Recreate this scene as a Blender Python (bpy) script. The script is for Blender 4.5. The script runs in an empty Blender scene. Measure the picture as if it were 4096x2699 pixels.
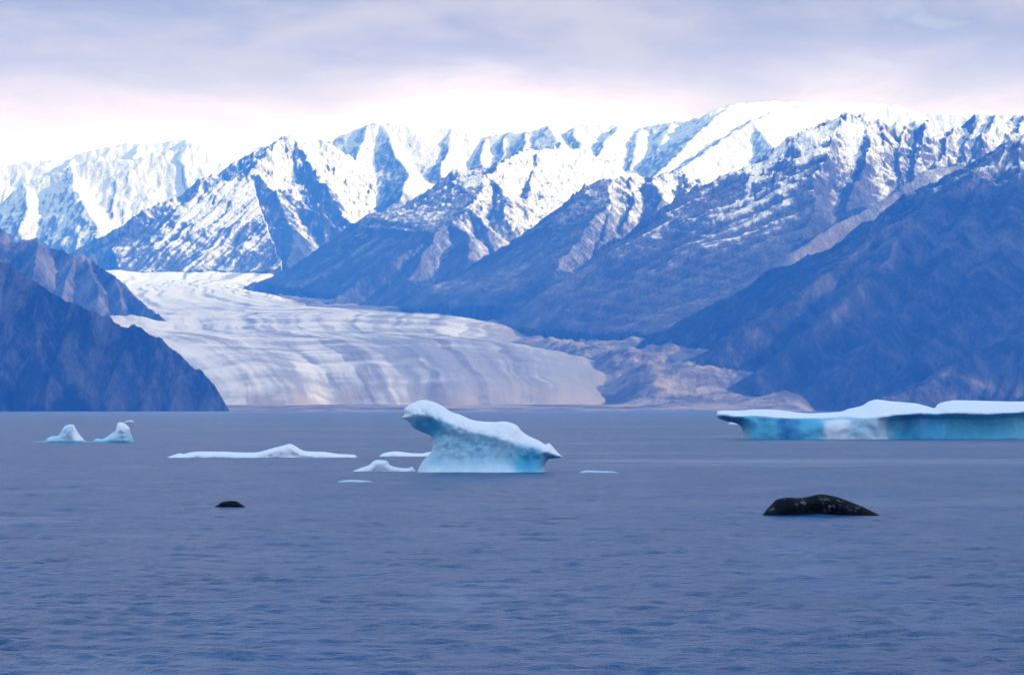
import bpy, math
import numpy as np
from mathutils import Vector, geometry

# ------------------------------------------------------------------ frame of the place
SC = bpy.context.scene
COL = SC.collection
LENS = 200.0
F = 4096 * LENS / 36.0          # focal length in photograph pixels
HROW = 1638.0                   # row of the level line of sight
EYE = 4.0                       # height of the eye over the water

# ------------------------------------------------------------------ camera
cam_d = bpy.data.cameras.new('camera')
cam = bpy.data.objects.new('camera', cam_d)
COL.objects.link(cam)
cam_d.lens = LENS
cam_d.sensor_width = 36
cam_d.sensor_fit = 'HORIZONTAL'
cam_d.clip_start = 1.0
cam_d.clip_end = 200000
cam_d.shift_y = (HROW - 2699 / 2) / 4096
cam.location = (0, 0, EYE)
cam.rotation_euler = (math.radians(90), 0, 0)
SC.camera = cam

# ------------------------------------------------------------------ light
SUN_AZ = math.radians(103)      # clockwise from +Y
SUN_EL = math.radians(27)
SUN = Vector((math.sin(SUN_AZ) * math.cos(SUN_EL), math.cos(SUN_AZ) * math.cos(SUN_EL), math.sin(SUN_EL)))
sun_d = bpy.data.lights.new('sun', 'SUN')
sun_d.energy = 3.3
sun_d.angle = math.radians(0.5)
sun_d.color = (1.0, 0.95, 0.92)
sun = bpy.data.objects.new('sun', sun_d)
COL.objects.link(sun)
sun.rotation_euler = SUN.to_track_quat('Z', 'Y').to_euler()
sun.location = (0, 0, 5000)

SC.view_settings.view_transform = 'Standard'
SC.view_settings.look = 'None'
SC.view_settings.gamma = 1
SC.view_settings.exposure = 0.42
SC.render.engine = 'CYCLES'
SC.cycles.use_denoising = True
SC.cycles.max_bounces = 6
SC.cycles.diffuse_bounces = 3
SC.cycles.glossy_bounces = 3
SC.cycles.transparent_max_bounces = 12
SC.cycles.volume_bounces = 3


class NT:
    """small helper for node trees"""
    def __init__(self, tree):
        self.t = tree

    def n(self, typ, ins=None, **props):
        nd = self.t.nodes.new(typ)
        for k, v in props.items():
            setattr(nd, k, v)
        for k, v in (ins or {}).items():
            if hasattr(v, 'bl_idname') or hasattr(v, 'is_linked'):
                self.t.links.new(v, nd.inputs[k])
            else:
                nd.inputs[k].default_value = v
        return nd

    def math(self, op, a, b=0.0, c=0.0, clamp=False):
        return self.n('ShaderNodeMath', {0: a, 1: b, 2: c}, operation=op, use_clamp=clamp).outputs[0]

    def vmath(self, op, a, b=(0, 0, 0)):
        nd = self.n('ShaderNodeVectorMath', {0: a, 1: b}, operation=op)
        return nd.outputs[0]

    def noise(self, vec, scale, detail=6, rough=0.55, dist=0.0):
        return self.n('ShaderNodeTexNoise', {'Vector': vec, 'Scale': scale, 'Detail': detail, 'Roughness': rough,
                                             'Distortion': dist}).outputs['Fac']

    def mix(self, fac, a, b, typ='MIX'):
        nd = self.t.nodes.new('ShaderNodeMix')
        nd.data_type = 'RGBA'
        nd.blend_type = typ
        for i, v in ((0, fac), (6, a), (7, b)):
            if hasattr(v, 'is_linked'):
                self.t.links.new(v, nd.inputs[i])
            else:
                nd.inputs[i].default_value = v if i == 0 else (tuple(v) + (1,))[:4]
        return nd.outputs[2]

    def ramp(self, fac, lo, hi):
        nd = self.n('ShaderNodeMapRange', {0: fac, 1: lo, 2: hi, 3: 0.0, 4: 1.0}, interpolation_type='SMOOTHSTEP')
        return nd.outputs[0]


# ------------------------------------------------------------------ sky
world = bpy.data.worlds.new('World')
SC.world = world
world.use_nodes = True
wt = world.node_tree
wt.nodes.clear()
W = NT(wt)
sky = W.n('ShaderNodeTexSky', sky_type='NISHITA', sun_disc=False, sun_elevation=SUN_EL, sun_rotation=SUN_AZ,
          altitude=0.0, air_density=1.0, dust_density=0.5, ozone_density=2.0)
tc = W.n('ShaderNodeTexCoord').outputs['Generated']
sep = W.n('ShaderNodeSeparateXYZ', {0: tc})
up = W.math('MAXIMUM', sep.outputs[2], 0.0)
den = W.math('ADD', up, 0.045)
px_ = W.math('DIVIDE', sep.outputs[0], den)
py_ = W.math('DIVIDE', sep.outputs[1], den)
pv = W.n('ShaderNodeCombineXYZ', {0: px_, 1: W.math('MULTIPLY', py_, 0.36), 2: 0.0}).outputs[0]
n1 = W.noise(pv, 1.5, 8, 0.55, 0.6)
n2 = W.noise(pv, 4.2, 6, 0.6, 0.3)
nn = W.math('ADD', W.math('MULTIPLY', n1, 0.64), W.math('MULTIPLY', n2, 0.36))
cl = W.ramp(nn, 0.40, 0.60)
grey = (1.9, 1.8, 1.3)
lite = (3.2, 3.05, 2.7)
ccol = W.mix(cl, grey, lite)
hz = W.math('POWER', W.math('SUBTRACT', 1.0, W.ramp(W.math('ADD', up, W.math('MULTIPLY', W.math('SUBTRACT', n1, 0.5), 0.03)), 0.040, 0.070), clamp=True), 1.5)
ccol = W.mix(hz, ccol, (8.4, 8.2, 12.5))
gap = W.ramp(n2, 0.30, 0.42)                       # thin places where the blue sky shows through
gap = W.math('MULTIPLY_ADD', gap, 0.25, 0.70)
high = W.ramp(up, 0.07, 0.32)                      # the overcast thins out overhead into blue sky
gap = W.math('MULTIPLY', gap, W.math('SUBTRACT', 1.0, W.math('MULTIPLY', high, W.math('MULTIPLY_ADD', cl, -0.4, 0.55))))
ccol = W.mix(high, ccol, W.mix(cl, (3.2, 4.7, 7.2), (4.3, 5.7, 8.1)))   # overcast is brightest overhead
fin = W.mix(gap, sky.outputs[0], ccol)
bg = W.n('ShaderNodeBackground', {'Color': fin, 'Strength': 0.15})
wo = W.n('ShaderNodeOutputWorld', {'Surface': bg.outputs[0]})


# ------------------------------------------------------------------ helpers
def P(px, py, D):
    """a point of the place: its bearing, its elevation and its distance"""
    return np.array(((px - 2048) / F * D, D, EYE + (HROW - py) / F * D))


_rs = np.random.RandomState(7)
_perm = np.concatenate([_rs.permutation(512)] * 3).astype(np.int32)
_ga = _rs.rand(512) * 2 * np.pi
_gx, _gy = np.cos(_ga).astype(np.float32), np.sin(_ga).astype(np.float32)


def perlin(x, y, seed=0):
    x = np.asarray(x, np.float32)
    y = np.asarray(y, np.float32)
    x0, y0 = np.floor(x), np.floor(y)
    xi, yi = x0.astype(np.int32), y0.astype(np.int32)
    xf, yf = x - x0, y - y0
    u = xf * xf * xf * (xf * (xf * 6 - 15) + 10)
    v = yf * yf * yf * (yf * (yf * 6 - 15) + 10)
    pa, pb = _perm[(xi + seed * 37) & 511], _perm[(xi + 1 + seed * 37) & 511]

    def g(p, j, fx, fy):
        h = _perm[(p + j) & 511]
        return _gx[h] * fx + _gy[h] * fy
    a = g(pa, yi, xf, yf)
    b = g(pb, yi, xf - 1, yf)
    c = g(pa, yi + 1, xf, yf - 1)
    d = g(pb, yi + 1, xf - 1, yf - 1)
    a += u * (b - a)
    c += u * (d - c)
    return (a + v * (c - a)) * np.float32(1.5)


def fbm(x, y, oct=5, seed=0, gain=0.5):
    s, a, f = 0, 1.0, 1.0
    for o in range(oct):
        s = s + a * perlin(x * f, y * f, seed + o)
        a *= gain
        f *= 2.03
    return s


def ridged(x, y, oct=5, seed=0, gain=0.5):
    s, a, f, w = 0, 1.0, 1.0, 1.0
    for o in range(oct):
        r = 1 - np.abs(perlin(x * f, y * f, seed + o))
        r = r * r
        s = s + a * r * w
        w = np.clip(r * 1.6, 0, 1)
        a *= gain
        f *= 2.07
    return s


def sstep(a, b, x):
    t = np.clip((x - a) / (b - a), 0, 1)
    return t * t * (3 - 2 * t)


def grid_mesh(name, X, Y, Z, mat, keep=None, attrs=None, smooth=True, live=None):
    R, C = X.shape
    idx = np.arange(R * C).reshape(R, C)
    q = np.stack([idx[:-1, :-1], idx[:-1, 1:], idx[1:, 1:], idx[1:, :-1]], -1).reshape(-1, 4)
    if keep is not None:
        k = keep.ravel()
        q = q[k[q].any(1)]
    if live is not None:
        q = q[live.ravel()[q].all(1)]
    used = np.zeros(R * C, bool)
    used[q.ravel()] = True
    remap = np.cumsum(used) - 1
    q = remap[q]
    co = np.stack([X, Y, Z], -1).reshape(-1, 3)[used]
    me = bpy.data.meshes.new(name)
    me.vertices.add(len(co))
    me.vertices.foreach_set('co', co.astype(np.float32).ravel())
    me.loops.add(q.size)
    me.loops.foreach_set('vertex_index', q.astype(np.int32).ravel())
    me.polygons.add(len(q))
    me.polygons.foreach_set('loop_start', np.arange(0, q.size, 4, dtype=np.int32))
    me.polygons.foreach_set('use_smooth', np.full(len(q), smooth))
    me.update(calc_edges=True)
    for k, v in (attrs or {}).items():
        a = me.attributes.new(k, 'FLOAT', 'POINT')
        a.data.foreach_set('value', v.ravel()[used].astype(np.float32))
    me.materials.append(mat)
    o = bpy.data.objects.new(name, me)
    COL.objects.link(o)
    return o


def structure(o, label=None):
    o['kind'] = 'structure'
    if label:
        o['label'] = label
    return o


def tag(o, label, cat, group=None):
    o['label'] = label
    o['category'] = cat
    if group:
        o['group'] = group
    return o


def new_mat(name):
    m = bpy.data.materials.new(name)
    m.use_nodes = True
    m.node_tree.nodes.clear()
    t = NT(m.node_tree)
    return m, t


def finish(t, col, rough=0.8, bump=None, spec=0.3, **kw):
    ins = {'Base Color': col, 'Roughness': rough, 'Specular IOR Level': spec}
    ins.update(kw)
    if bump is not None:
        ins['Normal'] = bump
    b = t.n('ShaderNodeBsdfPrincipled', ins)
    t.n('ShaderNodeOutputMaterial', {'Surface': b.outputs[0]})
    return b


# ------------------------------------------------------------------ materials of the land
def mountain_material(name, line, soft, aspect=0.5, steep=1.6, streak=1.0, rock_a=(0.105, 0.095, 0.095), rock_b=(0.24, 0.20, 0.18), dust=0.25, bare=1.2):
    m, t = new_mat(name)
    g = t.n('ShaderNodeNewGeometry')
    pos, nor = g.outputs['Position'], g.outputs['Normal']
    sp = t.n('ShaderNodeSeparateXYZ', {0: pos})
    sn = t.n('ShaderNodeSeparateXYZ', {0: nor})
    big = t.noise(pos, 1 / 420, 5, 0.55)
    mid = t.noise(t.vmath('MULTIPLY', pos, (1 / 48, 1 / 150, 1 / 105)), 1.0, 7, 0.66, 0.5)
    fine = t.noise(t.vmath('MULTIPLY', pos, (1 / 13, 1 / 34, 1 / 26)), 1.0, 5, 0.7, 0.3)
    fine2 = t.noise(t.vmath('MULTIPLY', pos, (1 / 7, 1 / 22, 1 / 13)), 1.0, 4, 0.7, 0.2)
    # bands of rock: beds lying level, and chutes running down the face
    bed = t.noise(t.vmath('MULTIPLY', pos, (1 / 160, 1 / 160, 1 / 16)), 1.0, 4, 0.6, 0.6)
    chute = t.n('ShaderNodeAttribute', attribute_name='chute').outputs['Fac']
    h = t.math('DIVIDE', t.math('SUBTRACT', sp.outputs[2], line), soft)
    s = t.math('ADD', h, t.math('MULTIPLY', t.math('SUBTRACT', big, 0.5), 1.8))
    s = t.math('ADD', s, t.math('MULTIPLY', t.math('SUBTRACT', mid, 0.5), 1.8))
    s = t.math('ADD', s, t.math('MULTIPLY', t.math('SUBTRACT', fine, 0.5), 1.15))
    s = t.math('ADD', s, t.math('MULTIPLY', t.math('SUBTRACT', bed, 0.5), 0.6))
    s = t.math('ADD', s, t.math('MULTIPLY', t.math('SUBTRACT', sn.outputs[2], 0.72), steep * 2.2))
    s = t.math('ADD', s, t.math('MULTIPLY', sn.outputs[0], aspect))
    s = t.math('ADD', s, t.math('MULTIPLY', chute, streak))
    crest = t.n('ShaderNodeAttribute', attribute_name='crest').outputs['Fac']
    s = t.math('SUBTRACT', s, t.math('MULTIPLY', crest, bare))
    snow = t.ramp(s, 0.0, 0.9)
    thin = t.math('MULTIPLY', t.ramp(fine2, 0.42, 0.66), t.ramp(s, 3.4, 0.6))      # stones showing through thin snow
    snow = t.math('MULTIPLY', snow, t.math('SUBTRACT', 1.0, t.math('MULTIPLY', thin, 0.62)))
    dusted = t.math('MULTIPLY', t.ramp(s, -1.3, 0.5), t.math('MULTIPLY', t.ramp(fine2, 0.35, 0.65), dust))
    snow = t.math('MAXIMUM', snow, dusted)
    rk = t.math('ADD', t.math('MULTIPLY', mid, 0.5), t.math('ADD', t.math('MULTIPLY', big, 0.32), t.math('MULTIPLY', fine2, 0.18)))
    rk = t.math('ADD', rk, t.math('MULTIPLY', chute, 0.075))
    rock = t.mix(t.ramp(rk, 0.42, 0.66), rock_a, rock_b)
    col = t.mix(snow, rock, (0.86, 0.87, 0.89))
    hgt = t.math('ADD', t.math('MULTIPLY', mid, 24.0), t.math('MULTIPLY', fine, 9.0))
    bump = t.n('ShaderNodeBump', {'Height': hgt, 'Strength': 0.8, 'Distance': 1.0}).outputs[0]
    finish(t, col, 0.9, bump, 0.15)
    return m


# ------------------------------------------------------------------ the ground beneath everything
GD = np.array([0, 13900, 14020, 14100, 14400, 14800, 15200, 16000, 17000, 18000, 19000, 20000, 22000, 27000, 32000, 60000.])
GZ = np.array([-40, -6, 1.0, 4.5, 15, 42, 88, 150, 190, 225, 270, 330, 430, 560, 650, 900.])


ZD = np.array([14430, 14480, 14550, 14650, 14880, 15240, 15800, 16300, 17000, 17600, 17850, 18150, 18500, 19500, 20000, 21500, 23000, 25000, 27500.])
ZR = np.array([1660, 1618, 1580, 1540, 1483, 1420, 1362, 1343, 1330, 1318, 1290, 1262, 1247, 1225, 1208, 1162, 1130, 1085, 1050.])
ZZ = EYE + (HROW - ZR) / F * ZD
LD = np.array([14250, 14400, 14800, 15400, 16000, 17000, 17600, 18200, 19000, 20000, 22000, 25000, 27500.])
LP = np.array([800, 780, 700, 560, 430, 250, 130, 60, 120, 200, 250, 250, 250.])
RD = np.array([14250, 14400, 14800, 15200, 15800, 16300, 16900, 17500, 18100, 18500, 18900, 19300, 19700, 20300, 20900, 21600, 22100, 22700, 24000, 27500.])
RP = np.array([2590, 2600, 2590, 2540, 2470, 2350, 2150, 2100, 2130, 2180, 2000, 1750, 1560, 1360, 1260, 1240, 1150, 1080, 1230, 1350.])


def glacier_at(PX, DD):
    X = (PX - 2048) / F * DD
    pl, pr = np.interp(DD, LD, LP), np.interp(DD, RD, RP)
    pr = pr + 25 * perlin(DD / 260, DD * 0 + 3.3, 5)
    u = (PX - pl) / (pr - pl)
    De = DD + 90 * perlin(u * 5.5, DD * 0 + 0.5, 77) + 45 * perlin(u * 14, DD * 0 + 4.5, 78) - 170 * sstep(0.6, 1.0, u) * sstep(17000, 15500, DD)
    z = np.interp(De, ZD, ZZ)
    e = np.abs(2 * u - 1)
    z = z - np.where(u > 0.5, 60 * (np.clip(u - 0.62, 0, 0.38) / 0.38) ** 2.2, 38 * np.clip(e, 0, 1) ** 7) - 400 * np.clip(e - 1, 0, None)
    z = z + 3.0 * perlin(u * 22, DD / 2600, 61) + 0.9 * perlin(u * 55, DD / 1800, 62) + 3.0 * fbm(X / 160, DD / 300, 4, 63)
    z = z + 4.0 * perlin(u * 3, DD / 210, 66)
    return X, z, u


def ground_z(px, D):
    x = (px - 2048) / F * D
    z = np.interp(D, GD, GZ)
    amp = np.interp(D, [13900, 14150, 14600, 15500, 18000, 22000], [0.3, 1.5, 10, 26, 20, 10])
    z = z + amp * fbm(x / 260, D / 330, 5, 11) + amp * 0.35 * ridged(x / 110, D / 150, 4, 21) - amp * 0.25 + np.minimum(amp, 8) * 0.5 * fbm(x / 34, D / 60, 4, 27, 0.6)
    # two swells of old moraine before the right hand slope
    for cx, cy, w, d, a in ((2900, 15050, 330, 260, 48), (3130, 14420, 130, 190, 30), (2560, 15700, 260, 300, 30), (2700, 14800, 300, 200, 16), (3200, 17400, 280, 900, 120)):
        z = z + a * np.exp(-((px - cx) / w) ** 2 - ((D - cy) / d) ** 2)
    z = z - 75 * sstep(3180, 3380, px) * (D < 16500)
    # the ice lies in a trough of its own
    u = (px - np.interp(D, LD, LP)) / (np.interp(D, RD, RP) - np.interp(D, LD, LP))
    e = np.abs(2 * u - 1)
    ice = np.interp(D, ZD, ZZ)
    zt = np.minimum(z, np.maximum(ice - 70, np.interp(D, [14100, 14500], [4, 17])))
    k = sstep(0.98, 0.86, e)
    z = z * (1 - k) + zt * k
    rim = np.exp(-((e - 1.03) / 0.05) ** 2) * 14 * (D > 14600)
    return np.where(D > 14150, np.minimum(z + rim, np.maximum(ice + 25, z * 0 + 18) + 400 * np.clip(np.maximum(e - 1.0, 0), 0, 9)), z)


def ground_z_coarse(px, D):
    a, b = px[::6], D[::6]
    a = np.append(a, px[-1] + 1)
    b = np.append(b, D[-1] + 1)
    A, B = np.meshgrid(a, b)
    g = ground_z(A, B)
    g = np.stack([np.interp(px, a, r) for r in g])
    i = np.clip(np.searchsorted(b, D) - 1, 0, len(b) - 2)
    f = ((D - b[i]) / (b[i + 1] - b[i]))[:, None]
    return g[i] * (1 - f) + g[i + 1] * f


def build_mountain(name, label, ridges, pxr, Dr, mat, dpx=4.0, dD=9.0, slope=0.72, conc=2600.0, warp=14.0, rib=0.22, riblen=170.0,
                   rough=16.0, crag=10.0, seed=1, floor=40.0, micro=5.0, faces=(), gully=1.0, Dfine=None):
    """ridges: list of (points, slope multiplier); points are (px, row, km)"""
    px = np.arange(pxr[0], pxr[1] + dpx, dpx)
    dpx, dD = dpx * 1.15, dD * 1.22
    px = np.arange(pxr[0], pxr[1] + dpx, dpx)
    Dfine = Dfine * 1000 if Dfine else Dr[1]
    D = np.concatenate([np.arange(Dr[0], Dfine, dD), np.arange(Dfine, Dr[1] + 6 * dD, 6 * dD)])   # coarser behind the crest
    PX, DD = np.meshgrid(px, D)
    X = (PX - 2048) / F * DD
    Y = DD.copy()
    g = ground_z_coarse(px, D)
    shp = X.shape
    # leave out everything that lies deep under the ground
    H0 = np.full(shp, -1e9, np.float32)
    P3 = [np.array([P(a, b, c * 1000) for a, b, c in rd[0]]) for rd in ridges]
    for p3, rd in zip(P3, ridges):
        for a, b in zip(p3[:-1], p3[1:]):
            v = b[:2] - a[:2]
            L2 = max(v @ v, 1e-6)
            tt = np.clip(((X - a[0]) * v[0] + (Y - a[1]) * v[1]) / L2, 0, 1)
            dd = np.sqrt((X - a[0] - tt * v[0]) ** 2 + (Y - a[1] - tt * v[1]) ** 2)
            H0 = np.maximum(H0, a[2] + tt * (b[2] - a[2]) - slope * rd[1] * dd / (1 + dd / (2 * conc)) * 0.85)
    live = H0 > g - floor - 60
    fX, fY = X[live].astype(np.float32), Y[live].astype(np.float32)
    wx = fX + warp * fbm(fX / 210, fY / 260, 4, seed + 3)
    wy = fY + 2 * warp * fbm(fX / 230 + 31, fY / 260, 4, seed + 5)
    H = np.full(fX.shape, -1e9, np.float32)
    CH = np.zeros(fX.shape, np.float32)
    CR = np.zeros(fX.shape, np.float32)
    FM = np.zeros(fX.shape, np.float32)
    for k, rd in enumerate(ridges):
        sm = rd[1]
        p3 = P3[k]
        best = np.full(fX.shape, 1e12, np.float32)
        bz = np.zeros_like(fX)
        bt = np.zeros_like(fX)
        t0 = 0.0
        for a, b in zip(p3[:-1], p3[1:]):
            v = b[:2] - a[:2]
            L2 = max(v @ v, 1e-6)
            L = math.sqrt(L2)
            tt = np.clip(((wx - a[0]) * v[0] + (wy - a[1]) * v[1]) / L2, 0, 1)
            d2 = (wx - a[0] - tt * v[0]) ** 2 + (wy - a[1] - tt * v[1]) ** 2
            m = d2 < best
            best = np.where(m, d2, best)
            bz = np.where(m, a[2] + tt * (b[2] - a[2]), bz)
            bt = np.where(m, t0 + tt * L, bt)
            t0 += L
        d = np.sqrt(best)
        base = slope * sm * d / (1 + d / (2 * conc))
        w = np.where(bz - base * 0.65 > H)[0]          # only where this ridge can show
        dw, tw = d[w], bt[w]
        n = perlin(tw / riblen + 17.3 * k, dw / (riblen * 7), seed + 40 + k)
        n2 = perlin(tw / (riblen * 0.36) + 7.3 * k, dw / (riblen * 3.5), seed + 60 + k)
        n3 = perlin(tw / (riblen * 0.15) + 2.3 * k, dw / (riblen * 1.8), seed + 80 + k)
        nn = n + 0.55 * n2 + 0.28 * n3
        h = bz[w] - base[w] * (1 + rib * nn * sstep(0, 160, dw) * (0.8 - 0.55 * sstep(250, 1000, dw)))
        m = h > H[w]
        CH[w] = np.where(m, nn, CH[w])
        CR[w] = np.maximum(CR[w], np.exp(-(dw / 70) ** 2) * (h > H[w] - 25) * np.clip(0.75 + nn, 0.2, 1.5))
        H[w] = np.where(m, h, H[w])
    for fa, fb in faces:                               # open faces stretched between two lines
        A3 = np.array([P(a, b, c * 1000) for a, b, c in fa])
        B3 = np.array([P(a, b, c * 1000) for a, b, c in fb])

        def even(q, n):
            L = np.concatenate([[0], np.cumsum(np.linalg.norm(np.diff(q, axis=0), axis=1))])
            return np.stack([np.interp(np.linspace(0, L[-1], n), L, q[:, c]) for c in range(3)], 1)
        n_ = 26
        A3, B3 = even(A3, n_), even(B3, n_)
        nrm = np.cross(A3[-1] - A3[0], B3[0] - A3[0])
        nrm = nrm * np.sign(nrm[2])
        fall = nrm[:2] / np.linalg.norm(nrm[:2])       # the way a stone would roll
        for i in range(n_ - 1):
            for tri, ts in (((A3[i], A3[i + 1], B3[i]), (0, 0, 1)), ((A3[i + 1], B3[i + 1], B3[i]), (0, 1, 1))):
                tri = np.array(tri)
                lo, hi = tri[:, :2].min(0), tri[:, :2].max(0)
                w = np.where((wx >= lo[0]) & (wx <= hi[0]) & (wy >= lo[1]) & (wy <= hi[1]))[0]
                if not len(w):
                    continue
                T = np.array([tri[1, :2] - tri[0, :2], tri[2, :2] - tri[0, :2]]).T
                det = np.linalg.det(T)
                if abs(det) < 1e-6:
                    continue
                iv = np.linalg.inv(T)
                q = np.stack([wx[w] - tri[0, 0], wy[w] - tri[0, 1]])
                b1, b2 = iv @ q
                ok = (b1 >= -1e-4) & (b2 >= -1e-4) & (b1 + b2 <= 1.0001)
                w, b1, b2 = w[ok], b1[ok], b2[ok]
                z = tri[0, 2] * (1 - b1 - b2) + tri[1, 2] * b1 + tri[2, 2] * b2
                m = z > H[w]
                w, z = w[m], z[m]
                across_, down_ = fX[w] * fall[1] - fY[w] * fall[0], fX[w] * fall[0] + fY[w] * fall[1]
                gul = perlin(across_ / 95, down_ / 1100, seed + 90) + 0.6 * perlin(across_ / 34, down_ / 420, seed + 91) + 0.35 * perlin(across_ / 14, down_ / 200, seed + 92)
                H[w] = z + 11.0 * gul * gully
                FM[w] = 1.0
                CH[w] = gul
    calm_ = 1 - 0.72 * FM
    H = H + calm_ * (rough * (ridged(fX / 300, fY / 360, 6, seed + 9, 0.55) - 0.9) + micro * fbm(fX / 45, fY / 60, 4, seed + 12, 0.6))
    H = H + crag * np.clip(fbm(fX / 52, fY / 110, 5, seed + 15, 0.66), -0.3, 1.2) * (1 - 0.5 * FM) * sstep(450, 900, H)
    Hf = np.full(shp, -1e4, np.float32)
    Hf[live] = H
    Cf = np.zeros(shp, np.float32)
    Cf[live] = CH
    Rf = np.zeros(shp, np.float32)
    Rf[live] = CR
    # a face stays when all its corners are live and one shows above the ground
    show = live & (Hf > g - floor)
    o = grid_mesh(name, X, Y, Hf, mat, show, {'chute': Cf, 'crest': Rf}, live=live)
    structure(o, label)
    return o


# snow lies above about 650 m all over this range
DK = dict(rock_a=(0.034, 0.034, 0.038), rock_b=(0.115, 0.098, 0.093))
M_near = mountain_material('rock_near', 690, 210, 0.3, 1.0, 0.3, (0.017, 0.019, 0.022), (0.125, 0.112, 0.108), dust=0.10, bare=0.3)
M_left = mountain_material('rock_left_shore', 2600, 300, 0.3, 1.2, 0.3, (0.013, 0.015, 0.018), (0.21, 0.185, 0.175), dust=0.0)
M_crag = mountain_material('rock_jagged', 640, 230, 0.8, 1.2, 0.7, dust=0.12, bare=1.3, **DK)
M_mid = mountain_material('rock_mid', 770, 300, 1.9, 1.0, 0.4, dust=0.3, bare=0.9, **DK)
M_steep = mountain_material('rock_steep', 790, 330, 1.7, 1.3, 0.6, dust=0.15, bare=1.4, **DK)
M_far = mountain_material('rock_far', 690, 340, 1.3, 1.4, 0.5, dust=0.3, bare=0.4, **DK)
M_painted_veil = mountain_material('rock_painted_veil', 480, 380, 0.5, 1.2, 0.4, dust=0.5, bare=0.2, **DK)  # extra snow colour stands in for a veil over the summits
M_cap = mountain_material('rock_ice_cap', 1080, 260, 1.6, 2.0, 0.5, dust=0.6, bare=0.5, **DK)

build_mountain('mountain', 'far left mountain with a painted veil of extra snow', [
    ([(-500, 728, 36), (-200, 688, 36), (76, 653, 36), (288, 628, 36), (388, 603, 36), (470, 583, 36), (559, 576, 36), (747, 558, 36), (900, 588, 36.2), (1150, 668, 36.4)], 1),
    ([(288, 628, 36), (250, 748, 35)], 1), ([(559, 576, 36), (520, 688, 35.2)], 1), ([(747, 558, 36), (740, 648, 35.3)], 1),
], (-700, 1300), (34000, 37600), M_painted_veil, dpx=6, dD=16, seed=101, rib=0.3, floor=0)

build_mountain('mountain', 'snowy dome-shouldered mountain at far left behind the dark crags', [
    ([(-500, 930, 31), (-200, 880, 31.2), (0, 806, 31.4), (53, 765, 31.4), (200, 694, 31.5), (282, 665, 31.5), (376, 653, 31.5), (500, 644, 31.5), (559, 632, 31.5), (694, 594, 31.6), (735, 575, 31.6), (765, 576, 31.6), (847, 600, 31.6), (935, 653, 31.6), (1100, 760, 31.6)], 0.95),
    ([(282, 665, 31.5), (300, 760, 31.1), (345, 830, 30.7), (400, 930, 30.3)], 1.0),
    ([(100, 740, 31.4), (110, 830, 31.0), (80, 930, 30.6)], 1.0),
], (-700, 1300), (29300, 33200), M_far, dpx=5, dD=13, seed=131, Dfine=31.75, rib=0.13, rough=12)

build_mountain('mountain', 'steep pointed mountain with a dark left edge above the glacier bend', [
    ([(150, 1105, 25.9), (282, 1024, 26.1), (482, 906, 26.4), (617, 823, 26.6), (712, 782, 26.7), (794, 723, 26.8), (870, 694, 26.9), (941, 659, 27), (1017, 618, 27), (1088, 582, 27.1), (1106, 565, 27.1), (1153, 547, 27.1), (1200, 565, 27.2), (1259, 562, 27.3), (1288, 576, 27.5), (1400, 640, 28.2)], 1),
    ([(1120, 572, 27.05), (1050, 640, 26.7), (994, 694, 26.4), (870, 745, 26.2), (712, 829, 25.95), (560, 920, 25.7), (441, 988, 25.5), (330, 1060, 25.3)], 1.0),
    ([(994, 694, 26.4), (1088, 753, 26.1), (1140, 850, 25.8), (1170, 950, 25.5), (1150, 1080, 25.1)], 1.05),
    ([(1088, 753, 26.1), (1190, 820, 26.0), (1290, 880, 25.85), (1385, 940, 25.7)], 1.0),
    ([(1170, 556, 27.1), (1260, 690, 26.7), (1330, 800, 26.3), (1400, 900, 26.0)], 0.9),
], (50, 1500), (24300, 28600), M_steep, dpx=4, dD=9, seed=161, Dfine=27.4, rib=0.26, rough=26, micro=8, faces=[([(994, 694, 26.4), (870, 745, 26.2), (712, 829, 25.95), (560, 920, 25.7), (441, 988, 25.5)], [(1140, 1085, 24.9), (980, 1092, 24.9), (800, 1095, 24.9), (640, 1095, 24.95), (480, 1085, 25.05)])])

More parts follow.
